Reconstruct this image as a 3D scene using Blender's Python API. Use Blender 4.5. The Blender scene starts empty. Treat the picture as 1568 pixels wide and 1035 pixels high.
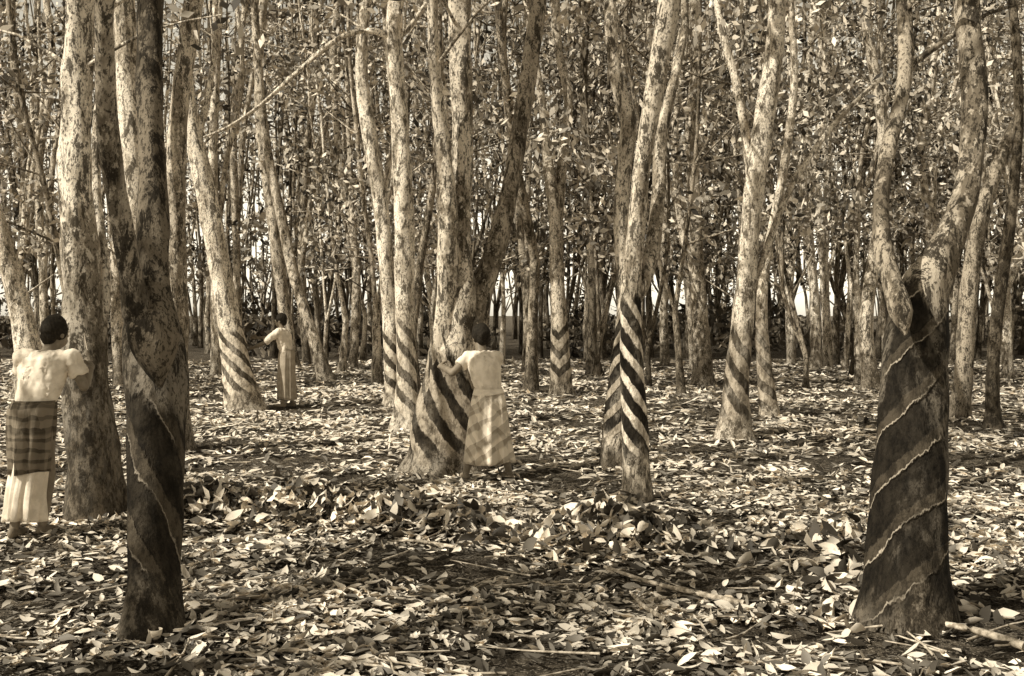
import bpy, math, random
import numpy as np
from mathutils import Vector, Matrix, noise as mnoise
random.seed(7); rng=np.random.default_rng(7)
scene=bpy.context.scene
F=1681.0; CX=784.0; CY=517.5; H=1.62; A=math.atan(35.5/F)
# ---------------------------------------------------------------- camera
cam_d=bpy.data.cameras.new("camera"); cam=bpy.data.objects.new("camera",cam_d)
scene.collection.objects.link(cam); cam.location=(0,0,H)
cam.rotation_euler=(math.radians(90)-A,0,0)
cam_d.sensor_width=36; cam_d.lens=36*F/1568; cam_d.clip_end=2000
scene.camera=cam
def ray(px,py):
    u=(px-CX)/F; v=(CY-py)/F
    return u, math.cos(A)+math.sin(A)*v, -math.sin(A)+math.cos(A)*v
def P(px,py,D):
    u,y,z=ray(px,py); t=D/y
    return np.array([u*t,D,H+z*t])
def GD(py):
    u,y,z=ray(CX,py); return y*(H/-z)
# ---------------------------------------------------------------- ground height
def gz(x,y):
    x=np.asarray(x,float); y=np.asarray(y,float)
    h=.025*np.sin(x*1.3+.5*y)+.02*np.sin(y*1.9-x*.7)+.012*np.sin(3.1*x+2.3*y)+.01*np.sin(5.3*x-4.1*y+1)
    cy=8.55+.12*np.sin(x*2.2)
    m=1/(1+np.exp(-(x+2.75)*6))*1/(1+np.exp((x+.25)*6))
    h=h+.12*m*np.exp(-((y-cy)/.30)**2)*(1+.4*np.sin(x*7))
    h=h-.07*m*np.exp(-((y-cy+.62)/.25)**2)
    h=h+.14*np.exp(-((x-.72)/.5)**2-((y-7.7)/.42)**2)
    h=h+.05*np.exp(-((x-2.3)/.9)**2-((y-7.5)/.5)**2)
    return h*np.exp(-np.maximum(y-45,0)/30)
# ---------------------------------------------------------------- colours & materials
def sep(v,k=1.0):
    t=min(max(v,0),1)**.5
    r=1.24-.16*t; g=.955+.01*t; b=.62+.18*t
    return (min(v*r,1),min(v*g,1),min(v*b,1),1)
class NT:
    def __init__(s,name):
        s.m=bpy.data.materials.new(name); s.m.use_nodes=True; s.n=s.m.node_tree.nodes; s.l=s.m.node_tree.links
        s.b=s.n["Principled BSDF"]; s.b.inputs["Roughness"].default_value=.9
        s.b.inputs["Specular IOR Level"].default_value=.12
    def new(s,t,**k):
        n=s.n.new(t)
        for a,b in k.items(): setattr(n,a,b)
        return n
    def put(s,v,sock):
        if hasattr(v,'is_linked') or isinstance(v,bpy.types.NodeSocket): s.l.new(v,sock)
        else: sock.default_value=v
    def math(s,op,a,b=0.0,clamp=False):
        n=s.new("ShaderNodeMath",operation=op,use_clamp=clamp); s.put(a,n.inputs[0]); s.put(b,n.inputs[1]); return n.outputs[0]
    def noise(s,vec,scale,detail=4,rough=.6,dist=0):
        n=s.new("ShaderNodeTexNoise"); s.l.new(vec,n.inputs["Vector"]); n.inputs["Scale"].default_value=scale
        n.inputs["Detail"].default_value=detail; n.inputs["Roughness"].default_value=rough; n.inputs["Distortion"].default_value=dist
        return n.outputs["Fac"]
    def smooth(s,v,a,b):
        n=s.new("ShaderNodeMapRange",interpolation_type='SMOOTHSTEP'); s.put(v,n.inputs[0])
        n.inputs[1].default_value=a; n.inputs[2].default_value=b; return n.outputs[0]
    def mix(s,f,a,b,mode='MIX'):
        n=s.new("ShaderNodeMix",data_type='RGBA',blend_type=mode); s.put(f,n.inputs[0]); s.put(a,n.inputs[6]); s.put(b,n.inputs[7]); return n.outputs[2]
    def coord(s,scale=(1,1,1),which="Object"):
        t=s.new("ShaderNodeTexCoord"); m=s.new("ShaderNodeMapping"); s.l.new(t.outputs[which],m.inputs[0]); m.inputs["Scale"].default_value=scale
        oi=s.new("ShaderNodeObjectInfo"); v=s.new("ShaderNodeVectorMath",operation='MULTIPLY'); s.l.new(oi.outputs["Location"],v.inputs[0]); v.inputs[1].default_value=(3.1,1.7,0)
        s.l.new(v.outputs[0],m.inputs["Location"])
        return m.outputs[0]
    def bump(s,h,st,dist):
        n=s.new("ShaderNodeBump"); n.inputs["Strength"].default_value=st; n.inputs["Distance"].default_value=dist
        s.l.new(h,n.inputs["Height"]); s.l.new(n.outputs[0],s.b.inputs["Normal"])
    def col(s,c): s.put(c,s.b.inputs["Base Color"])
def bark(name,pale=.5,mid=.26,dark=.07,stripe=None,basedark=.6,bd_h=.9):
    m=NT(name); c=m.coord((1,1,.35)); c2=m.coord((1,1,.6))
    a=m.noise(c,3.2,5,.65,.5); b=m.noise(c2,15,5,.75); e=m.noise(c2,48,3,.7)
    col=m.mix(m.smooth(a,.43,.55),sep(mid),sep(pale))
    b2=m.noise(c,12,6,.78,.5)
    col=m.mix(m.math('MULTIPLY',m.smooth(b2,.50,.56),.9),col,sep(dark))
    col=m.mix(m.math('MULTIPLY',m.smooth(b,.54,.6),.75),col,sep(min(pale*1.15,.88)))
    col=m.mix(m.math('MULTIPLY',m.smooth(e,.52,.61),.8),col,sep(dark*1.2))
    uv=m.new("ShaderNodeUVMap"); sp=m.new("ShaderNodeSeparateXYZ"); m.l.new(uv.outputs[0],sp.inputs[0])
    u,v=sp.outputs[0],sp.outputs[1]
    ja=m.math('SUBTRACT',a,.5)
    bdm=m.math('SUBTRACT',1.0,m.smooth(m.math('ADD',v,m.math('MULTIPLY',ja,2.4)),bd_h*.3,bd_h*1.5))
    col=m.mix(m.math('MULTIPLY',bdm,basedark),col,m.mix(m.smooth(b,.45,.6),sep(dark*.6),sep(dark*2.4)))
    hgt=m.math('ADD',m.math('MULTIPLY',b2,.6),m.math('MULTIPLY',e,.4))
    if stripe:
        per,slope,chev,z0,z1,duty,cA,cB,line=stripe
        uu=m.math('ABSOLUTE',m.math('ADD',u,.03)) if chev else u
        s=m.math('DIVIDE',m.math('SUBTRACT',v,m.math('MULTIPLY',uu,slope)),per)
        s=m.math('ADD',s,m.math('MULTIPLY',m.math('SUBTRACT',m.noise(c2,4,5,.75),.5),.6))
        f=m.math('FRACT',m.math('ADD',s,50.0))
        bar=m.math('MULTIPLY',m.smooth(f,0,.04),m.math('SUBTRACT',1.0,m.smooth(f,duty,duty+.08)))
        ln=m.math('SUBTRACT',1.0,m.smooth(m.math('ABSOLUTE',m.math('SUBTRACT',f,duty+.08)),.0,.03))
        vj=m.math('ADD',v,m.math('MULTIPLY',ja,.9))
        msk=m.math('MULTIPLY',m.smooth(vj,z0,z0+.2),m.math('SUBTRACT',1.0,m.smooth(vj,z1-.12,z1)))
        rough=m.smooth(b,.38,.58); wear=m.smooth(m.noise(c,4.5,3,.6),.38,.55)
        cb=m.mix(rough,sep(cB*.35),sep(cB)); ca=m.mix(rough,sep(cA*.5),sep(cA*1.4))
        sc=m.mix(bar,cb,ca); sc=m.mix(m.math('MULTIPLY',m.math('MULTIPLY',ln,wear),line),sc,sep(.5))
        col=m.mix(m.math('MULTIPLY',msk,m.math('ADD',.68,m.math('MULTIPLY',wear,.3))),col,sc)
        hgt=m.math('SUBTRACT',hgt,m.math('MULTIPLY',m.math('MULTIPLY',bar,msk),.6))
    m.col(col); m.bump(hgt,.9,.03); return m.m
def leafmat(name,lo,hi):
    m=NT(name); at=m.new("ShaderNodeAttribute",attribute_name="shade")
    m.col(m.mix(at.outputs["Fac"],sep(lo),sep(hi))); m.b.inputs["Roughness"].default_value=.55; m.b.inputs["Specular IOR Level"].default_value=.2
    return m.m
def plain(name,v,v2=None,scale=20,rough=.85,bumpd=.0):
    m=NT(name); n=m.noise(m.coord(),scale,4)
    m.col(m.mix(m.smooth(n,.35,.65),sep(v),sep(v2 if v2 is not None else v*.7))); m.b.inputs["Roughness"].default_value=rough
    if bumpd: m.bump(n,.6,bumpd)
    return m.m
def plaid(name,base,dark,s=22,diag=0.0):
    m=NT(name); t=m.new("ShaderNodeTexCoord"); mp=m.new("ShaderNodeMapping"); m.l.new(t.outputs["Object"],mp.inputs[0])
    mp.inputs["Rotation"].default_value=(0,diag,.4)
    wv=m.new("ShaderNodeVectorMath",operation='ADD'); m.l.new(mp.outputs[0],wv.inputs[0])
    nn=m.new("ShaderNodeTexNoise"); nn.inputs["Scale"].default_value=6; m.l.new(mp.outputs[0],nn.inputs["Vector"])
    sc=m.new("ShaderNodeVectorMath",operation='SCALE'); sc.inputs["Scale"].default_value=.09; m.l.new(nn.outputs["Color"],sc.inputs[0]); m.l.new(sc.outputs[0],wv.inputs[1])
    sp=m.new("ShaderNodeSeparateXYZ"); m.l.new(wv.outputs[0],sp.inputs[0])
    def bars(o,sc,th):
        f=m.math('FRACT',m.math('ADD',m.math('MULTIPLY',o,sc),20.0)); return m.smooth(f,th,th+.12)
    a=m.math('MAXIMUM',bars(sp.outputs[0],s,.6),bars(sp.outputs[0],s*.37,.82))
    b=m.math('MAXIMUM',bars(sp.outputs[2],s*.8,.6),bars(sp.outputs[2],s*.3,.82))
    fac=m.math('MULTIPLY',m.math('ADD',m.math('MULTIPLY',a,.7),b),.55)
    m.col(m.mix(fac,sep(base),sep(dark))); m.bump(m.noise(m.coord(),25,3),.6,.012)
    return m.m
# ---------------------------------------------------------------- mesh accumulator (quads)
class MB:
    def __init__(s): s.v=[];s.q=[];s.uv=[];s.mi=[];s.sh=[];s.sm=[];s.n=0
    def add(s,v,q,uv=None,mi=0,shade=None,smooth=True):
        v=np.asarray(v,float); q=np.asarray(q,int); s.v.append(v); s.q.append(q+s.n); s.n+=len(v)
        s.uv.append(uv if uv is not None else np.zeros((len(v),2))); s.mi.append(np.full(len(q),mi))
        s.sh.append(shade if shade is not None else np.zeros(len(q))); s.sm.append(np.full(len(q),smooth))
    def obj(s,name,mats,origin=(0,0,0)):
        v=np.concatenate(s.v)-np.array(origin); q=np.concatenate(s.q); uv=np.concatenate(s.uv)
        me=bpy.data.meshes.new(name); me.vertices.add(len(v)); me.vertices.foreach_set("co",v.astype(np.float32).ravel())
        me.loops.add(len(q)*4); me.loops.foreach_set("vertex_index",q.astype(np.int32).ravel())
        me.polygons.add(len(q)); me.polygons.foreach_set("loop_start",(np.arange(len(q))*4).astype(np.int32))
        me.update(calc_edges=True)
        me.polygons.foreach_set("material_index",np.concatenate(s.mi).astype(np.int32))
        me.polygons.foreach_set("use_smooth",np.concatenate(s.sm).astype(bool))
        l=me.uv_layers.new(name="UVMap"); l.data.foreach_set("uv",uv[q.ravel()].astype(np.float32).ravel())
        at=me.attributes.new("shade",'FLOAT','FACE'); at.data.foreach_set("value",np.concatenate(s.sh).astype(np.float32))
        for m in mats: me.materials.append(m)
        me.validate(); o=bpy.data.objects.new(name,me); o.location=origin; scene.collection.objects.link(o); return o
def catmull(pts,step):
    pts=np.asarray(pts,float); out=[]
    n=len(pts)
    for i in range(n-1):
        p0=pts[max(i-1,0)];p1=pts[i];p2=pts[i+1];p3=pts[min(i+2,n-1)]
        L=np.linalg.norm(p2[:3]-p1[:3]); k=max(1,int(L/step))
        for j in range(k):
            t=j/k
            out.append(.5*((2*p1)+(-p0+p2)*t+(2*p0-5*p1+4*p2-p3)*t*t+(-p0+3*p1-3*p2+p3)*t**3))
    out.append(pts[-1]); return np.array(out)
def tube(mb,pr,seg=14,step=.12,mi=0,flare=0,lump=.05,r0=None):
    c=catmull(pr,step); p=c[:,:3]; r=np.maximum(c[:,3],.002)
    t=np.gradient(p,axis=0); t/=np.linalg.norm(t,axis=1)[:,None]+1e-9
    ref=np.tile(np.array([0,-1.,0]),(len(p),1)); bad=np.abs(t[:,1])>.8; ref[bad]=(0,0,1)
    e1=ref-(ref*t).sum(1)[:,None]*t; e1/=np.linalg.norm(e1,axis=1)[:,None]
    e2=np.cross(t,e1); s=np.where((e2[:,0]<0)&(~bad),-1,1); e2*=s[:,None]
    th=np.linspace(-math.pi,math.pi,seg+1); ct=np.cos(th)[None,:,None]; st=np.sin(th)[None,:,None]
    ph=random.random()*6
    z=p[:,2][:,None]; T=th[None,:]
    rr=r[:,None]*(1+lump*np.sin(2*T+z*1.7+ph)+lump*.8*np.sin(3*T-z*3.1+ph*2)+lump*.5*np.sin(5*T+z*7+ph)+lump*.5*np.sin(z*9+ph)+lump*.35*np.sin(4*T+z*17+ph*2))
    if flare: rr=rr+r[:,None]*flare*np.exp(-np.maximum(z,0)/.16)*(1+.45*np.sin(3*T+ph)+.3*np.sin(5*T+ph*3))
    v=p[:,None,:]+rr[:,:,None]*(e1[:,None,:]*ct+e2[:,None,:]*st)
    if r0 is None: r0=float(r.mean())
    uv=np.stack([np.broadcast_to(T*r0,rr.shape),np.broadcast_to(z,rr.shape)],-1)
    n,m=rr.shape; i=np.arange(n-1)[:,None]*m+np.arange(m-1)[None,:]
    q=np.stack([i,i+1,i+m+1,i+m],-1).reshape(-1,4)
    mb.add(v.reshape(-1,3),q,uv.reshape(-1,2),mi)
def leaves(mb,c,length,width,mi,shade,flat=0.0,curl=.0,two=0):
    n=len(c)
    d=rng.normal(size=(n,3)); 
    if flat: d[:,2]*=flat
    else: d[:,2]-=.5
    d/=np.linalg.norm(d,axis=1)[:,None]
    a=rng.normal(size=(n,3))
    if flat: a=np.tile([0,0,1.],(n,1))+rng.normal(size=(n,3))*flat
    s=np.cross(d,a); s/=np.linalg.norm(s,axis=1)[:,None]+1e-9; nn=np.cross(s,d)
    L=np.asarray(length)[:,None]; W=np.asarray(width)[:,None]
    if two==0:
        v=np.stack([c-d*L/2,c+s*W/2,c+d*L/2,c-s*W/2],1).reshape(-1,3)
        q=np.arange(n*4).reshape(-1,4); mb.add(v,q,None,mi,shade,False); return
    up=nn*(L*curl*rng.uniform(-.3,1,size=(n,1))); fo=nn*(W*rng.uniform(0,.5,size=(n,1)))
    if two==1:
        b=c-d*L/2+up*.8; t=c+d*L/2+up
        v=np.stack([b,c-d*L*.18+s*W/2+fo,c+d*L*.15+s*W*.42+fo,t,c+d*L*.15-s*W*.42+fo,c-d*L*.18-s*W/2+fo],1).reshape(-1,3)
        k=np.arange(n)[:,None]*6
        q=np.stack([k+[0,1,2,3],k+[0,3,4,5]],1).reshape(-1,4); mb.add(v,q,None,mi,np.repeat(shade,2),False)
    else:
        bend=s*(W*rng.uniform(-.35,.35,size=(n,1)))
        b=c-d*L*.5+up*.9+bend; t=c+d*L*.5+up*1.3+bend
        tw=nn*(W*rng.uniform(-.3,.3,size=(n,1)))
        v=np.stack([b,c-d*L*.27+s*W*.4+fo*.8+up*.25,c+s*W*.5+fo+tw,c+d*L*.27+s*W*.33+fo*.8+up*.4+tw,t,
                    c+d*L*.27-s*W*.33+fo*.8+up*.4-tw,c-s*W*.5+fo-tw,c-d*L*.27-s*W*.4+fo*.8+up*.25,c],1).reshape(-1,3)
        k=np.arange(n)[:,None]*9
        q=np.stack([k+[0,1,2,8],k+[8,2,3,4],k+[0,8,6,7],k+[8,4,5,6]],1).reshape(-1,4); mb.add(v,q,None,mi,np.repeat(shade,4),True)
def clump(mb,c,rad,n,size,mi=1):
    c=np.asarray(c); p=rng.normal(size=(n,3)); p/=np.linalg.norm(p,axis=1)[:,None]; p*=rng.random((n,1))**.45*rad; p[:,2]*=.75
    base=rng.random()**2*.4
    sh=np.clip(base+rng.random(n)**2.2*.95,0,1)
    leaves(mb,c+p,size*rng.uniform(.7,1.3,n),size*.42*rng.uniform(.7,1.3,n),mi,sh)
M_leaf=leafmat("foliage_leaf",.018,.78)
# ---------------------------------------------------------------- trees
def finish_tree(mb,ends,nclump,leaf,nl,mi=1,spread=1.7):
    for pts in ends:
        for k in range(nclump):
            b=pts[random.randrange(len(pts))]
            c=b[:3]+np.array([random.gauss(0,spread),random.gauss(0,spread),random.uniform(-.3,2.0)])
            m=(b[:3]+c)/2+np.array([0,0,-.15])
            tube(mb,[(*b[:3],min(b[3]*.5,.03)),(*m,.016),(*c,.006)],5,.5,0)
            clump(mb,c,random.uniform(.5,.95),nl,leaf,mi)
def extend(P0,P1,r,top):
    d=P1-P0; d/=np.linalg.norm(d); out=[]; p=P1.copy(); n=max(3,int((top-p[2])/1.1)); 
    for i in range(n):
        d=d+np.array([random.gauss(0,.12),random.gauss(0,.12),.12]); d/=np.linalg.norm(d)
        p=p+d*1.1; r*=.86; out.append(np.array([*p,r]))
    return out
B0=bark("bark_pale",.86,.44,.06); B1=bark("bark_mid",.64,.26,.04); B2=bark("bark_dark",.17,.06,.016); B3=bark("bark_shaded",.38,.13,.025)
def tree(base,stems,mat,D=None,flare=.35,top=10,seg=20,step=.1,nclump=7,leaf=.2,nl=52,twigs=2,lump=.05):
    D=D or GD(base[1]); mb=MB(); ends=[]
    bp=P(base[0],base[1],D); g=float(gz(bp[0],D)); r0=None
    for si,st in enumerate(stems):
        pts,ds=st[0],st[1]; ext=st[2] if len(st)>2 else True; smi=st[3] if len(st)>3 else 0
        W=[]
        for (px,py,w) in pts:
            dd=D+ds*max(0,(pts[0][1]-py))/500.
            p=P(px,py,dd); W.append(np.array([*p,w/2/F*dd]))
        if si==0:
            W[0][2]=g-.08
            r0=W[min(1,len(W)-1)][3]
        else:
            d=W[0]-W[1]; d=d[:3]/np.linalg.norm(d[:3]); r=W[0][3]; W=[np.array([*(W[0][:3]+d*r*2.2+[0,.5*r,0]),r*.1])]+W
        if ext:
            e=extend(W[-2][:3],W[-1][:3],W[-1][3],top+random.uniform(-1,1.5)); ends.append(e); W=W+e
        tube(mb,W,seg,step,smi,flare if si==0 else 0,lump,r0)
        if W[1][3]>.02:
            for k in range(twigs):
                j=random.randrange(1,len(W)-1); b=W[j].copy(); b=b*(.6)+W[j+1 if j+1<len(W) else j]*.4
                if b[2]<2.9: continue
                az=random.uniform(0,6.28); L=random.uniform(.7,1.6)
                c=b[:3]+np.array([math.cos(az)*L,math.sin(az)*L,random.uniform(.1,.9)])
                if D<15 and c[2]-1.62<.26*c[1]: continue
                tube(mb,[(*b[:3],.022),(*((b[:3]+c)/2+[0,0,.1]),.012),(*c,.004)],5,.3,0)
                clump(mb,c,random.uniform(.35,.6),26,.15 if D<15 else .18)
    finish_tree(mb,ends,nclump,leaf,nl)
    return mb.obj("rubber_tree",[mat,M_leaf,B2,B3],(bp[0],D,g))
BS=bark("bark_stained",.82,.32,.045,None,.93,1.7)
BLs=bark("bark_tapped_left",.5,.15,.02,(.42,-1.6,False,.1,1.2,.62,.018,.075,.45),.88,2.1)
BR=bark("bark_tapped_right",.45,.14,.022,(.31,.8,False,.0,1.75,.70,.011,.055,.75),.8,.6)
BH=bark("bark_tapped_herring",.62,.25,.04,(.25,-1.1,False,.3,1.8,.55,.012,.8,.2),.75,.35)
BH2=bark("bark_tapped_herring_b",.62,.26,.04,(.25,1.0,False,.35,1.7,.55,.012,.42,.2),.75,.4)
BC=bark("bark_tapped_center",.66,.26,.04,(.36,-1.2,False,.15,1.35,.45,.025,.4,.3),.65,1.0)
BG=bark("bark_tapped_grey",.76,.4,.07,(.36,-1.1,False,.15,1.5,.45,.05,.4,.3),.4,.4)
BP=bark("bark_tapped_pale",.88,.52,.07,(.34,-1.1,False,.1,1.5,.4,.05,.7,.3),.4,.3)
BV=bark("bark_tapped_vee",.58,.28,.05,(.36,1.0,True,.2,1.5,.45,.03,.48,.3),.5,.4)
# left foreground
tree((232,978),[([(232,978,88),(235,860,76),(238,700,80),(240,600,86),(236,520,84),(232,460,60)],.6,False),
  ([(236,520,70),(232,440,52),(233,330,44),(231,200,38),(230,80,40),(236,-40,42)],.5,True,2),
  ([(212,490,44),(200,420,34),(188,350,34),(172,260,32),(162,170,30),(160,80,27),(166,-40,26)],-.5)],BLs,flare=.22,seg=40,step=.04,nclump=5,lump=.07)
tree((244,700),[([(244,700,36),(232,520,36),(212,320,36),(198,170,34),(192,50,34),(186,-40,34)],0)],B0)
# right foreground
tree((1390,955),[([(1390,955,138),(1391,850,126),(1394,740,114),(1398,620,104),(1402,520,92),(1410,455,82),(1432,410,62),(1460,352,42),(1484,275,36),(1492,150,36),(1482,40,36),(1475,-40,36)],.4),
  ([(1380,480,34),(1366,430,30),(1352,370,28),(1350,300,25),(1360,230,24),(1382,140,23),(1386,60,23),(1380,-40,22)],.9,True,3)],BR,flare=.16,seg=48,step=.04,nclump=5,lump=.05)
# tree tapped by the left man
tree((142,785),[([(144,790,94),(142,700,80),(134,600,66),(126,450,54),(116,300,50),(118,150,47),(122,50,45),(128,-40,43)],0),
  ([(150,520,24),(160,440,18),(158,380,15),(148,300,14),(150,180,13),(160,60,10),(150,-40,9)],.8)],BS,D=8.78,flare=.15,seg=30,step=.06,lump=.08)
tree((276,692),[([(276,692,40),(272,600,36),(270,500,34),(268,300,31),(274,170,29),(288,70,28),(302,-40,28)],0)],B1)
tree((372,628),[([(374,628,58),(366,580,46),(350,490,37),(330,370,32),(308,260,29),(292,190,26),(284,100,22),(292,20,20),(300,-40,18)],0),
  ([(300,215,14),(318,150,10),(330,60,8),(328,-30,8)],1)],BP,flare=.2)
tree((497,585),[([(500,588,24),(478,510,18),(455,440,17),(430,330,15),(408,220,14),(395,100,12),(390,-30,12)],1)],B1)
tree((446,566),[([(450,568,20),(436,480,20),(420,350,18),(402,230,15),(396,120,13),(405,-30,12)],0)],B1)
tree((600,622),[([(602,622,28),(598,500,23),(586,340,24),(568,220,23),(554,120,19),(556,40,17),(566,-30,17)],0),([(584,320,14),(604,250,12),(600,140,10),(590,30,9),(588,-30,8)],1)],BP)
tree((620,655),[([(622,655,40),(622,560,32),(620,440,30),(618,300,29),(610,160,27),(604,60,25),(610,-30,24)],0),
  ([(606,62,10),(575,48,9),(540,50,8),(505,68,7),(450,115,6.5),(400,160,5.5),(352,193,4.5),(312,210,3)],-1.5,False),
  ([(606,64,9),(636,30,8),(668,-20,7)],0,False)],BP)
tree((682,718),[([(682,722,112),(684,660,98),(690,590,84),(698,520,70),(704,450,54),(702,360,38),(708,240,32),(706,100,32),(700,-30,32)],0,True,0),
  ([(660,705,38),(664,620,42),(676,540,36),(684,460,31),(686,340,30),(680,240,25),(668,140,20),(663,50,17),(660,-30,16)],-.3),
  ([(720,520,46),(736,450,38),(756,390,34),(776,310,30),(794,210,26),(812,100,24),(828,-30,22)],.6,True,3)],BC,D=11.4,flare=.35,seg=30,step=.06,lump=.07)
tree((860,606),[([(860,607,34),(857,520,27),(853,420,23),(850,330,21),(838,240,15),(828,140,12),(812,50,12),(806,-30,12)],0),
  ([(852,350,16),(862,240,15),(870,150,14),(854,70,13),(850,-30,13)],1)],BV)
tree((974,768),[([(976,770,50),(973,700,42),(970,600,38),(967,520,32),(966,440,30),(974,350,27),(984,250,26),(1004,130,31),(1022,20,34),(1026,-40,34)],0),
  ([(980,450,18),(998,390,22),(1008,300,20),(1014,200,18),(1046,60,12),(1050,-40,10)],.8)],BH,flare=.15,seg=30,step=.06)
tree((940,722),[([(940,722,46),(944,640,36),(950,560,30),(958,460,26),(952,370,24),(954,270,23),(962,190,25),(944,120,20),(936,40,18),(934,-40,18)],0)],BH2,flare=.2,seg=24,step=.06)
tree((1075,590),[([(1076,592,34),(1074,520,26),(1068,420,22),(1062,280,18),(1058,180,16),(1066,80,15),(1060,-30,14)],0),([(1066,430,12),(1040,330,11),(1034,200,10),(1050,60,9),(1048,-30,8)],1)],B1)
tree((1124,670),[([(1122,670,50),(1128,590,38),(1138,480,34),(1148,360,29),(1158,270,30),(1170,180,30),(1186,80,28),(1192,-30,27)],0),
  ([(1152,290,14),(1142,210,13),(1128,130,12),(1106,50,11),(1092,-30,11)],.8),
  ([(1160,420,9),(1205,300,10),(1250,225,9),(1300,165,7),(1350,120,5)],.8,False)],BG,flare=.3,seg=26,step=.07)
tree((1178,640),[([(1180,640,28),(1170,560,22),(1166,480,18),(1176,380,14),(1200,260,13),(1216,120,11),(1210,-30,10)],0)],BG)
tree((1335,600),[([(1336,602,28),(1326,510,22),(1336,410,19),(1352,300,18),(1350,180,16),(1330,60,15),(1322,-30,14)],0)],B1)
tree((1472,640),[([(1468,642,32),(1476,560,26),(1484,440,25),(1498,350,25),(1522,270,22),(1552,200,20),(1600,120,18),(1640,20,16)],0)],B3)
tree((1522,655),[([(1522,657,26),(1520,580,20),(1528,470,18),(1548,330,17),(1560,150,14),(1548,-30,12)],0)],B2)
tree((46,612),[([(50,612,50),(44,540,42),(28,460,33),(4,370,29),(-30,250,26),(-40,60,22),(-45,-30,20)],0)],B0)
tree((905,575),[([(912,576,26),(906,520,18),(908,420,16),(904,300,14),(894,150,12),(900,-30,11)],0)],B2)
for (bx,by,pts) in [(30,560,[(32,560,14),(30,430,13),(38,260,12),(22,100,11),(18,-30,10)]),(72,570,[(72,572,16),(66,430,13),(60,260,12),(80,100,11),(66,-30,10)]),
  (330,575,[(332,576,18),(330,450,15),(326,280,14),(330,120,13),(336,-30,12)]),(365,556,[(365,556,13),(362,380,12),(358,200,11),(372,40,9),(380,-30,9)]),
  (540,565,[(540,566,15),(545,400,13),(520,240,12),(510,90,11),(520,-30,10)]),(472,560,[(470,560,13),(462,400,12),(470,240,11),(484,90,9),(480,-30,9)]),
  (806,572,[(806,573,16),(808,480,14),(796,350,13),(780,200,12),(770,60,11),(776,-30,10)]),(1020,560,[(1018,562,14),(1016,440,13),(1020,280,12),(1000,120,11),(990,-30,10)]),
  (1212,558,[(1212,559,15),(1208,430,13),(1202,280,12),(1170,120,11),(1150,-30,10)]),(1250,566,[(1250,567,18),(1246,440,14),(1230,300,13),(1236,140,12),(1250,-30,11)]),
  (1268,562,[(1268,563,15),(1262,430,13),(1250,280,12),(1215,130,11),(1204,-30,10)]),(1545,580,[(1545,581,18),(1540,450,15),(1550,300,14),(1500,120,12),(1480,-30,11)]),
  (1420,575,[(1420,576,18),(1430,400,15),(1410,240,14),(1430,100,12),(1440,-30,11)]),(185,590,[(185,590,22),(178,450,18),(180,300,16),(176,150,14),(180,-30,12)])]:
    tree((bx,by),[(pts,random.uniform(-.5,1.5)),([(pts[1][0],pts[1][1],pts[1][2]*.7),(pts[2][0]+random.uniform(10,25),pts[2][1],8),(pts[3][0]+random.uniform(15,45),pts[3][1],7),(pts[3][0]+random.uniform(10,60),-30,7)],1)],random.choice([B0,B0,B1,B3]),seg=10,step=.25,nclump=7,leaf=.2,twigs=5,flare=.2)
# unseen trees beside / behind the photographer, added to shade the near trunks
def shade_tree(x,D,top,mat,dens=24):
    g=float(gz(x,D)); mb=MB(); W=[np.array([x,D,g-.1,.24]),np.array([x+.05,D,g+1.2,.18])]
    p=W[-1][:3].copy(); r=.17
    while p[2]<top: p=p+np.array([random.gauss(0,.1),random.gauss(0,.1),1.1]); r*=.9; W.append(np.array([*p,r]))
    tube(mb,W,14,.2,0,.3); finish_tree(mb,[W[4:]],dens,.2,60,1,1.5); mb.obj("rubber_tree",[mat,M_leaf],(x,D,g))
shade_tree(-7.6,1.2,8.5,B1,38); shade_tree(-3.6,-1.6,9.5,B1,44); shade_tree(-11.5,5.5,9,B0,14); shade_tree(-5.5,-5,10,B1,16)
# random plantation trees further back
def rnd_tree(mb,x,D,seg=8,step=.5,top=None,leaf=.2,nl=52,ncl=11,r=None,mi=0,lmi=1,zmin=3.2):
    g=float(gz(x,D)); r=r or random.uniform(.06,.12); top=top or (3+D*.30)
    ns=random.choice([1,2,2,3]); fork=random.uniform(.6,3.0)
    lean=np.array([random.gauss(0,.06),random.gauss(0,.06)])
    fp=np.array([x+lean[0]*fork,D+lean[1]*fork,g+fork])
    tube(mb,[(x,D,g-.1,r*1.25),((x+fp[0])/2,(D+fp[1])/2,g+fork*.5,r),(*fp,r*.9)],seg,step,mi,.3,.06)
    for s in range(ns):
        d=np.array([random.gauss(0,.16),random.gauss(0,.16)]); W=[np.array([*fp,r*.9 if s==0 else r*.6])]; p=fp.copy(); rr=r*random.uniform(.5,.85)
        while p[2]<top:
            h=random.uniform(1.2,2.); p=p+np.array([d[0]*h+random.gauss(0,.12),d[1]*h+random.gauss(0,.12),h]); d*=.85; rr*=.93
            W.append(np.array([*p,rr]))
        tube(mb,W,seg,step,mi,0,.06)
        for k in range(ncl):
            z=random.uniform(zmin,top+1); b=min(W,key=lambda q:abs(q[2]-z+.8))
            c=np.array([b[0]+random.gauss(0,1.3),b[1]+random.gauss(0,1.3),z])
            tube(mb,[(*b[:3],.025),(*c,.006)],4,2,mi)
            clump(mb,c,random.uniform(.5,1.0),nl,leaf,lmi)
cnt=0; pos=[]
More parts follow.
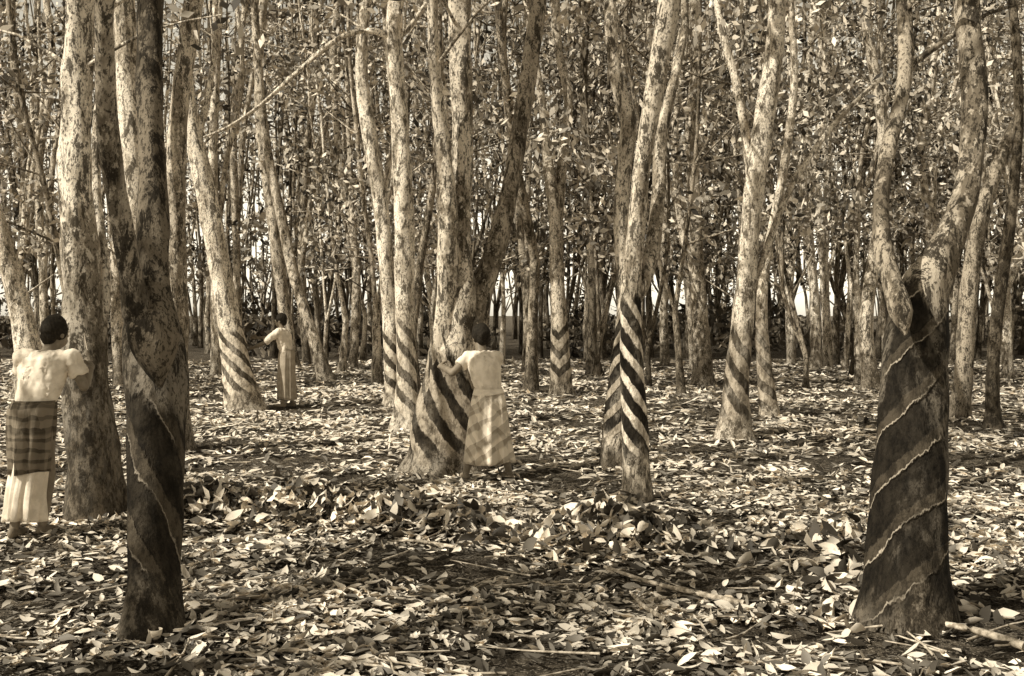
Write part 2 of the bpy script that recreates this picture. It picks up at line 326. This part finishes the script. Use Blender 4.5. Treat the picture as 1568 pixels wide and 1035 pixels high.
while cnt<50:
    D=random.uniform(21,40); x=random.uniform(-.58,.58)*D
    if any((x-a)**2+(D-b)**2<4 for a,b in pos): continue
    if -.26<x/D<-.185: continue
    pos.append((x,D)); mb=MB(); rnd_tree(mb,x,D,ncl=8 if x<-.3*D else 13,zmin=2.9)
    mb.obj("rubber_tree",[random.choice([B0,B1,B3,B3,B2]),M_leaf],(x,D,float(gz(x,D)))); cnt+=1
mb=MB()
for i in range(290):
    D=40+75*random.random()**1.2; x=random.uniform(-.56,.56)*D; k=int(rng.choice([0,2,2,3]))
    rnd_tree(mb,x,D,5,2.5,top=3+min(D,80)*.25,leaf=.40,nl=25,ncl=5 if x<-.3*D else 8,r=random.uniform(.08,.15),zmin=3.4,mi=k)
mb.obj("distant_rubber_trees",[B1,M_leaf,B2,B3])
# undergrowth
mb=MB()
for i in range(800):
    D=random.uniform(42,112); x=random.uniform(-.56,.56)*D
    q=math.sin(x/D*19+1.0)+math.sin(x/D*43+2)+.6*math.sin(x/D*80)
    if q>.8: continue
    top=max(.4,2.6-1.8*max(q+.6,0))
    clump(mb,(x,D,random.uniform(.1,top)*D/70),random.uniform(.7,1.6),34,.5,0)
mb.obj("undergrowth",[leafmat("undergrowth_leaf",.012,.2)])
# ---------------------------------------------------------------- ground sheet
def axis(a,b,fine0,fine1,n,growth=1.25,s0=.08):
    mid=list(np.linspace(fine0,fine1,n)); s=(fine1-fine0)/n; lo=[];p=fine0;st=s
    while p>a: st*=growth; p-=st; lo.append(max(p,a))
    hi=[];p=fine1;st=s
    while p<b: st*=growth; p+=st; hi.append(min(p,b))
    return np.array(lo[::-1]+mid+hi)
X=axis(-900,900,-9,9,220); Y=axis(-60,1500,2,22,260)
gx,gy=np.meshgrid(X,Y); zz=gz(gx,gy); zz+=.008*np.sin(gx*17+gy*3)*np.sin(gy*13)
v=np.stack([gx,gy,zz],-1).reshape(-1,3); n,m=gx.shape; i=np.arange(n-1)[:,None]*m+np.arange(m-1)[None,:]
mb=MB(); mb.add(v,np.stack([i,i+1,i+m+1,i+m],-1).reshape(-1,4))
g=NT("forest_floor"); c=g.coord(); a=g.noise(c,.9,5); b=g.noise(c,16,6,.7,.6); e=g.noise(c,60,4,.7)
col=g.mix(g.smooth(b,.42,.6),sep(.03),sep(.14)); col=g.mix(g.smooth(e,.53,.61),col,sep(.42)); col=g.mix(g.math('MULTIPLY',g.smooth(a,.5,.62),.5),col,sep(.03))
g.col(col); g.bump(g.math('ADD',b,e),1,.05)
mb.obj("ground",[g.m])
# ---------------------------------------------------------------- leaf litter
mbL=MB()
def litter(N,lo,hi,dens,size,flat=.22,two=1,br=.34):
    D=lo+(hi-lo)*rng.random(N)**dens; x=(rng.random(N)*2-1)*(.60*D+.8)
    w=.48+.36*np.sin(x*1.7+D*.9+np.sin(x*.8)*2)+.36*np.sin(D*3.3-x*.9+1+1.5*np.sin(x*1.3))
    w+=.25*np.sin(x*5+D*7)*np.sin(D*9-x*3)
    bare=np.exp(-((x-1.35)/.85)**2-((D-5.5)/.55)**2)*.93+.7*np.exp(-((x-.2)/1.8)**2-((D-6.75)/.22)**2)+.85*np.exp(-((x+1.3)/1.5)**2-((D-7.75)/.22)**2)+.55*np.exp(-((x+2.6)/1.0)**2-((D-7.0)/.4)**2)
    keep=rng.random(N)<np.clip(.22+.8*w,0.06,1)*(1-np.clip(bare,0,1)); x=x[keep];D=D[keep];w=w[keep];n=len(x)
    L=size*rng.uniform(.4,1.5,n)*(1+np.maximum(D-12,0)*.035); W=L*rng.uniform(.2,.4,n)
    z=gz(x,D)+.01+rng.random(n)*.03
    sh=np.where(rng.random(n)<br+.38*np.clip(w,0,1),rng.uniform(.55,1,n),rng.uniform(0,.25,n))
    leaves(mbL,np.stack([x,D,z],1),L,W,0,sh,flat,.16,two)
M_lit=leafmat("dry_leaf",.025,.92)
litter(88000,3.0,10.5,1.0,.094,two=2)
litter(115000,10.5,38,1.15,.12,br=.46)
mbL.obj("leaf_litter",[M_lit])
# heaped leaves on the banks
def heap(pts,name):
    mb=MB(); cc=[]
    for (x,y,sx,sy,h,k) in pts:
        q=np.stack([rng.normal(x,sx,k),rng.normal(y,sy,k)],1); cc.append(np.column_stack([q,gz(q[:,0],q[:,1])+rng.random(k)*h*np.exp(-((q[:,0]-x)/sx)**2*.5)+.01]))
    c=np.concatenate(cc); n=len(c); L=rng.uniform(.07,.18,n)
    leaves(mb,c,L,L*rng.uniform(.3,.5,n),0,np.where(rng.random(n)<.5,rng.uniform(.7,1,n),rng.uniform(0,.12,n)),.8,.25,2); mb.obj(name,[M_lit])
hp=[(x,8.5+.12*math.sin(x*2.2),.16,.14,.15,125) for x in np.arange(-2.6,-.3,.2)]
hp+=[(.72,7.65,.32,.25,.2,520),(.35,7.9,.3,.2,.1,170),(1.1,8.0,.25,.2,.1,120),(2.3,7.5,.5,.3,.1,260),(-.1,8.0,.3,.25,.08,160),(1.95,6.6,.2,.2,.08,80),(2.0,5.9,.25,.15,.08,90)]
heap(hp,"leaf_pile")
# sticks
mb=MB()
for k in range(500):
    D=3.2+random.random()**1.3*20; x=random.uniform(-.6,.6)*D; L=random.uniform(.15,.6); az=random.uniform(0,3.14)
    pts=[]
    for j in range(4):
        t=(j/3-.5)*L; xx=x+math.cos(az)*t+random.gauss(0,.012); yy=D+math.sin(az)*t+random.gauss(0,.012); pts.append((xx,yy,float(gz(xx,yy))+.04,.007-.0012*j))
    tube(mb,pts,5,.08)
mb.obj("fallen_twigs",[plain("twig_bark",.65,.25)])
M_br=plain("branch_bark",.6,.2,30,.9,.01)
def stick(pp,r):
    mb=MB(); W=[]
    for i,(px,py) in enumerate(pp):
        D=GD(py); q=P(px,py,D); W.append((q[0],D,float(gz(q[0],D))+.045+.02*(i%2),r*(1-.6*i/len(pp))))
    tube(mb,W,8,.04,0,0,.1); mb.obj("fallen_branch",[M_br])
stick([(1140,925),(1060,908),(990,890),(925,878)],.018); stick([(1568,1005),(1490,985),(1410,965)],.022); stick([(1020,955),(985,930),(965,905)],.014); stick([(700,855),(640,838),(600,830)],.013)
# ---------------------------------------------------------------- people
def V(*a): return np.array(a,float)
def nrm(a): return a/(np.linalg.norm(a)+1e-9)
class Raw:
    def __init__(s): s.v=[];s.f=[]
    def add(s,v,f): k=len(s.v); s.v+= [tuple(q) for q in v]; s.f+=[tuple(i+k for i in q) for q in f]
    def ell(s,c,ax,ay,az,n=14):
        v=[];f=[]
        for i in range(n+1):
            ph=math.pi*i/n
            for j in range(n*2):
                th=math.pi*j/n; v.append(c+ax*math.sin(ph)*math.cos(th)+ay*math.sin(ph)*math.sin(th)+az*math.cos(ph))
        m=n*2
        for i in range(n):
            for j in range(m): f.append((i*m+j,(i+1)*m+j,(i+1)*m+(j+1)%m,i*m+(j+1)%m))
        s.add(v,f)
    def sph(s,c,r): s.ell(c,V(r,0,0),V(0,r,0),V(0,0,r),8)
    def cone(s,a,b,ra,rb,n=14):
        t=nrm(b-a); ref=V(0,0,1) if abs(t[2])<.9 else V(1,0,0); e1=nrm(np.cross(t,ref)); e2=np.cross(t,e1); v=[]
        for c,r in((a,ra),(b,rb)):
            for j in range(n): th=2*math.pi*j/n; v.append(c+e1*r*math.cos(th)+e2*r*math.sin(th))
        s.add(v,[(j,(j+1)%n,n+(j+1)%n,n+j) for j in range(n)]+[tuple(range(n))[::-1],tuple(range(n,2*n))])
    def limb(s,pts,rs):
        for i,(p,r) in enumerate(zip(pts,rs)):
            s.sph(p,r)
            if i: s.cone(pts[i-1],p,rs[i-1],r)
    def loft(s,rings,n=24):
        v=[];f=[]
        for c,ax,ay in rings:
            for j in range(n): th=2*math.pi*j/n; v.append(c+ax*math.cos(th)+ay*math.sin(th))
        for i in range(len(rings)-1):
            for j in range(n): f.append((i*n+j,i*n+(j+1)%n,(i+1)*n+(j+1)%n,(i+1)*n+j))
        f.append(tuple(range(n))[::-1]); k=(len(rings)-1)*n; f.append(tuple(range(k,k+n))); s.add(v,f)
    def solid(s,name,mat,parent,vox=.007,it=4,wob=0):
        me=bpy.data.meshes.new(name); me.from_pydata(s.v,[],s.f); o=bpy.data.objects.new(name,me); scene.collection.objects.link(o)
        md=o.modifiers.new("r",'REMESH'); md.mode='VOXEL'; md.voxel_size=vox; sm=o.modifiers.new("s",'SMOOTH'); sm.iterations=it; sm.factor=.5
        dg=bpy.context.evaluated_depsgraph_get(); nm=bpy.data.meshes.new_from_object(o.evaluated_get(dg)); o.modifiers.clear(); o.data=nm
        if wob:
            for vv in nm.vertices:
                q=vv.co; d=mnoise.noise(Vector((q.x*14,q.y*14,q.z*7)))*wob+mnoise.noise(Vector((q.x*35,q.y*35,q.z*20)))*wob*.4+wob*.35; vv.co=q+vv.normal*d
        for p in nm.polygons: p.use_smooth=True
        nm.materials.clear(); nm.materials.append(mat); o.parent=parent; return o
def hand(R,w,d,n,curl=.35,side=1):
    d=nrm(d); n=nrm(n-d*np.dot(n,d)); s=np.cross(d,n)*side; k=w+d*.085
    R.loft([(w-d*.01,s*.026,n*.02),(w+d*.03,s*.036,n*.016),(w+d*.065,s*.041,n*.015),(k,s*.039,n*.012)],16)
    for off,L in((-.030,.062),(-.010,.076),(.010,.082),(.030,.072)):
        p=k+s*off-d*.01; pts=[p]; ang=.1
        dd=nrm(d+s*off*4)
        for j,fr in enumerate((.45,.32,.23)):
            ang+=curl*(1+.2*j); pts.append(pts[-1]+(dd*math.cos(ang)+n*math.sin(ang))*L*fr)
        R.limb(pts,[.0088,.0082,.0075,.0065])
    p=w+d*.022+s*.03; R.limb([p,p+d*.022+s*.022+n*.008,p+d*.05+s*.032+n*.02,p+d*.07+s*.028+n*.032],[.014,.0115,.010,.008])
M_skin=plain("skin",.22,.15,12,.45); M_hair=plain("hair",.012,.025,60,.8,.01); M_white=plain("white_cotton",.8,.6,9,.9,.014)
M_eye=plain("eye_white",.7,.65); M_iris=plain("eye_iris",.01,.01); M_knife=plain("knife_steel",.25,.4,30,.4); M_wood=plain("knife_handle_wood",.15,.08,30)
def cloth(name,rings,mat,parent,amp=.05,k=9,seed=0.):
    n=72; v=[];f=[]; m=len(rings)
    for o in (0,1):
        for i,(c,ax,ay) in enumerate(rings):
            t=i/(m-1)
            for j in range(n):
                th=2*math.pi*j/n; rp=1+amp*(.25+t)*(math.sin(k*th+seed+t*1.5)*.5+math.sin((k-4)*th*1.0+seed*2-t*2.2)*.5+.3*math.sin((k*2+1)*th+t*4))
                rp-=o*.03; v.append(c+(ax*math.cos(th)+ay*math.sin(th))*rp+V(0,0,.012*math.sin(2*th+seed)*t))
    for o in (0,1):
        b=o*m*n
        for i in range(m-1):
            for j in range(n):
                q=(b+i*n+j,b+i*n+(j+1)%n,b+(i+1)*n+(j+1)%n,b+(i+1)*n+j); f.append(q if o==0 else q[::-1])
    for i in(0,m-1):
        for j in range(n): f.append((i*n+j,i*n+(j+1)%n,m*n+i*n+(j+1)%n,m*n+i*n+j))
    me=bpy.data.meshes.new(name); me.from_pydata([tuple(q) for q in v],[],f); me.update()
    for p in me.polygons: p.use_smooth=True
    me.materials.append(mat); o=bpy.data.objects.new(name,me); scene.collection.objects.link(o); o.parent=parent; return o
def person(name,B,fwd,hip,neck,head,hfwd,sh,el,wr,hd,hn,kn,an,skirts,sleeve=.6,w=1.0,knife=None,hairback=0.0):
    e=bpy.data.objects.new(name,None); scene.collection.objects.link(e); e.location=(B[0],B[1],float(gz(B[0],B[1]))+.02)
    fwd=nrm(V(*fwd)); rt=np.cross(fwd,V(0,0,1)); hip,neck,head=V(*hip),V(*neck),V(*head)
    def cen(t): 
        c=hip*(1-t)+neck*t; return c
    tor=[(-.08,.125,.085),(.0,.14,.095),(.14,.135,.088),(.28,.13,.085),(.5,.145,.098),(.72,.165,.105),(.86,.16,.092),(.95,.115,.068),(1.0,.065,.055)]
    R=Raw(); R.loft([(cen(t),rt*a*w,fwd*b) for t,a,b in tor])
    R.limb([neck-V(0,0,.03),head-V(0,0,.05)],[.056,.052])
    hf=nrm(V(*hfwd)); hr=nrm(np.cross(hf,V(0,0,1))); hu=np.cross(hr,hf)
    R.ell(head+hu*.015-hf*.01,hr*.073,hf*.092,hu*.10); R.ell(head+hf*.025-hu*.05,hr*.055,hf*.062,hu*.062)
    R.limb([head+hf*.080+hu*.012,head+hf*.092-hu*.020],[.009,.014]); R.ell(head+hf*.083-hu*.056,hr*.024,hf*.012,hu*.007); R.ell(head+hf*.082-hu*.067,hr*.021,hf*.012,hu*.007)
    R.ell(head+hf*.078+hu*.032,hr*.045,hf*.012,hu*.009)
    for sd in(-1,1): R.ell(head+hr*.077*sd-hf*.008-hu*.01,hr*.009,hf*.02,hu*.033)
    for i in(0,1):
        S,E,W=V(*sh[i]),V(*el[i]),V(*wr[i]); R.limb([S,S*.5+E*.5,E,E*.6+W*.4,W],[.05,.043,.036,.035,.025])
        hand(R,W,V(*hd[i]),V(*hn[i]),.32 if i==0 else .26,-1 if i==0 else 1)
        hp=hip+rt*(.07 if i else -.07); K,N=V(*kn[i]),V(*an[i])
        R.limb([hp,hp*.5+K*.5,K,K*.65+N*.35,N],[.07,.068,.050,.050,.034]); R.ell(N+fwd*.06-V(0,0,.045),rt*.042,fwd*.12,V(0,0,.032)); R.ell(N-fwd*.03-V(0,0,.035),rt*.032,fwd*.04,V(0,0,.042))
        for t in range(5): R.sph(N+fwd*(.165-.008*t)+rt*(.028-.014*t)*(-1 if i else 1)-V(0,0,.06),.013-.001*t)
    R.solid("body",M_skin,e,.006,5)
    for sd in(-1,1):
        for rr,ff,mm in((.012,.073,M_eye),(.006,.081,M_iris)):
            q=Raw(); q.sph(head+hf*ff+hr*.03*sd+hu*.012,rr); me=bpy.data.meshes.new("eye"); me.from_pydata(q.v,[],q.f); me.materials.append(mm); o=bpy.data.objects.new("eye",me); scene.collection.objects.link(o); o.parent=e
    Q=Raw(); Q.ell(head+hu*.032-hf*.022,hr*.088,hf*.098,hu*.102); Q.ell(head-hf*.06-hu*.02,hr*.066,hf*.05,hu*.07)
    if hairback: Q.ell(head-hf*(.11)+hu*.0,hr*.05,hf*.045,hu*.045)
    Q.solid("hair",M_hair,e,.007,2,.012)
    S=Raw(); S.loft([(cen(t),rt*(a*w+(.02 if t>.2 else -.0)),fwd*(b+(.02 if t>.2 else 0))) for t,a,b in tor if t>=.14][:-1]+[(cen(.985),rt*.085,fwd*.07)])
    for i in(0,1):
        a,b=V(*sh[i]),V(*el[i]); S.limb([cen(.84)*.5+a*.5,a],[.066,.064]); S.cone(a,a*(1-sleeve)+b*sleeve,.064,.058)
    S.solid("shirt",M_white,e,.009,3,.02)
    for (nm,rings,mat,amp,k) in skirts:
        L=[]
        for q in range(len(rings)-1):
            for s in range(6):
                t=s/6; c0,a0,b0=rings[q];c1,a1,b1=rings[q+1]; L.append((V(*c0)*(1-t)+V(*c1)*t,rt*(a0*(1-t)+a1*t),fwd*(b0*(1-t)+b1*t)))
        c1,a1,b1=rings[-1]; L.append((V(*c1),rt*a1,fwd*b1)); cloth(nm,L,mat,e,amp,k,hip[0]*9+k)
    if knife:
        a,b=V(*knife[0]),V(*knife[1]); t=nrm(b-a)
        K=Raw(); K.limb([a,a+t*.06,a+t*.12],[.012,.015,.010]); me=bpy.data.meshes.new("h"); me.from_pydata(K.v,[],K.f); me.materials.append(M_wood); o=bpy.data.objects.new("knife_handle",me); scene.collection.objects.link(o); o.parent=e
        K=Raw(); s=nrm(np.cross(t,V(0,0,1))); u=np.cross(s,t); K.loft([(a+t*.12,s*.003,u*.008),(a+t*.2,s*.003,u*.012),(b,s*.002,u*.018),(b+t*.02+u*.02,s*.002,u*.008)],10)
        me=bpy.data.meshes.new("b"); me.from_pydata(K.v,[],K.f); me.materials.append(M_knife); o=bpy.data.objects.new("knife_blade",me); scene.collection.objects.link(o); o.parent=e
    return e
PL1=plaid("plaid_sarong",.19,.05,16); PL2=plaid("striped_skirt",.74,.28,9,.6); PL3=plain("plain_skirt",.36,.26,10,.9,.01)
person("man_tapping_tree",(-3.48,7.95),(.1,1,0),(.0,.0,.88),(.075,.10,1.36),(.11,.17,1.485),(.6,1,-.05),
  [(-.10,.08,1.305),(.245,.09,1.305)],[(-.18,.25,1.13),(.33,.12,1.09)],[(-.09,.44,1.27),(.30,.33,1.22)],[(.2,.8,.45),(-.3,.85,.4)],[(.6,.3,-.5),(-.7,.3,-.3)],
  [(-.09,.03,.46),(.08,.08,.46)],[(-.12,-.04,.08),(.04,.06,.08)],
  [("plaid_sarong",[((.015,.01,1.0),.155,.125),((.0,0,.93),.168,.138),((-.01,.0,.78),.165,.145),((-.02,0,.48),.145,.14)],PL1,.12,9),
   ("white_underskirt",[((.0,0,.95),.13,.10),((-.02,0,.5),.13,.125),((-.05,0,.3),.13,.13),((-.06,0,.13),.135,.14)],M_white,.16,11)],
  .6,1.0,((.26,.42,1.26),(.15,.60,1.44)))
person("woman_tapping_tree",(-.25,10.72),(-.3,1,0),(.03,.0,.82),(-.05,.12,1.26),(-.07,.18,1.40),(-.6,1,-.15),
  [(-.19,.09,1.195),(.095,.13,1.20)],[(-.33,.02,1.05),(.09,.33,1.10)],[(-.46,.17,1.11),(-.07,.42,1.20)],[(-.1,.85,.1),(-.9,.4,.2)],[(.5,.5,-.5),(.2,.9,0)],
  [(-.10,.05,.45),(.13,.1,.45)],[(-.2,-.02,.08),(.22,.06,.08)],
  [("waistband",[((.02,.01,.90),.14,.12),((.02,0,.84),.155,.13)],M_white,.04,9),
   ("striped_skirt",[((.02,.01,.88),.138,.118),((.02,0,.78),.168,.15),((.02,.02,.5),.19,.17),((.03,.03,.17),.225,.19)],PL2,.15,9)],.5,.88,((-.46,.24,1.14),(-.51,.36,1.30)),1)
person("plantation_worker",(-3.93,19.0),(-1,.1,0),(.03,0,.86),(-.05,0,1.37),(-.08,.0,1.50),(-1,.1,-.12),
  [(-.07,-.17,1.31),(-.07,.17,1.32)],[(-.32,-.2,1.12),(-.28,.2,1.2)],[(-.53,-.12,1.03),(-.5,.12,1.2)],[(-.9,.2,-.1),(-.9,-.2,.1)],[(0,.6,-.5),(0,-.7,-.3)],
  [(.02,-.09,.46),(.05,.09,.46)],[(-.03,-.1,.08),(.1,.1,.08)],
  [("long_skirt",[((.03,0,1.0),.145,.125),((.03,0,.9),.16,.14),((.03,0,.5),.165,.15),((.04,0,.14),.175,.165)],PL3,.09,9)],.9,1.0,((-.58,-.08,1.02),(-.66,.0,1.1)))
# latex cup at the foot of the near tree
c=P(243,985,GD(985)); mb=MB()
prof=[(.0,.03),(.02,.032),(.035,.045),(.045,.07),(.05,.095),(.046,.095),(.038,.07),(.0,.045)]
th=np.linspace(0,2*math.pi,25); v=np.array([[c[0]+r*.7*math.cos(t),c[1]-.05+r*.7*math.sin(t),float(gz(c[0],c[1]))+z*.8] for r,z in prof for t in th]); m=25
i=np.arange(len(prof)-1)[:,None]*m+np.arange(m-1)[None,:]; mb.add(v,np.stack([i,i+1,i+m+1,i+m],-1).reshape(-1,4)); mb.obj("latex_cup",[plain("cup_glaze",.6,.5)])
# ---------------------------------------------------------------- light
sv=Vector((-.76,-.46,.80)).normalized(); elev=math.asin(sv.z); az=math.atan2(sv.x,sv.y)
w=bpy.data.worlds.new("World"); scene.world=w; w.use_nodes=True; nt=w.node_tree; bg=nt.nodes["Background"]
sky=nt.nodes.new("ShaderNodeTexSky"); sky.sky_type='NISHITA'; sky.sun_disc=False; sky.sun_elevation=elev; sky.sun_rotation=az
bw=nt.nodes.new("ShaderNodeRGBToBW"); mx=nt.nodes.new("ShaderNodeMix"); mx.data_type='RGBA'; mx.blend_type='MULTIPLY'; mx.inputs[0].default_value=1
# bright milky haze low in the sky
tc=nt.nodes.new("ShaderNodeTexCoord"); sx=nt.nodes.new("ShaderNodeSeparateXYZ"); mr=nt.nodes.new("ShaderNodeMapRange"); ml=nt.nodes.new("ShaderNodeMath"); ml.operation='MULTIPLY'
nt.links.new(tc.outputs["Generated"],sx.inputs[0]); nt.links.new(sx.outputs[2],mr.inputs[0]); mr.inputs[1].default_value=.08; mr.inputs[2].default_value=.4; mr.inputs[3].default_value=2.6; mr.inputs[4].default_value=.9
nt.links.new(sky.outputs[0],bw.inputs[0]); nt.links.new(bw.outputs[0],ml.inputs[0]); nt.links.new(mr.outputs[0],ml.inputs[1]); nt.links.new(ml.outputs[0],mx.inputs[6]); mx.inputs[7].default_value=(1.06,.97,.78,1)
nt.links.new(mx.outputs[2],bg.inputs[0]); bg.inputs[1].default_value=.115
sd=bpy.data.lights.new("sun",'SUN'); sd.energy=5.0; sd.angle=math.radians(.5); sd.color=(1,.96,.85)
so=bpy.data.objects.new("sun",sd); scene.collection.objects.link(so); so.rotation_euler=sv.to_track_quat('Z','Y').to_euler()
scene.view_settings.view_transform='Standard'
try: scene.view_settings.look='None'
except Exception: pass
scene.view_settings.exposure=0
print("OBJ",len(bpy.data.objects))
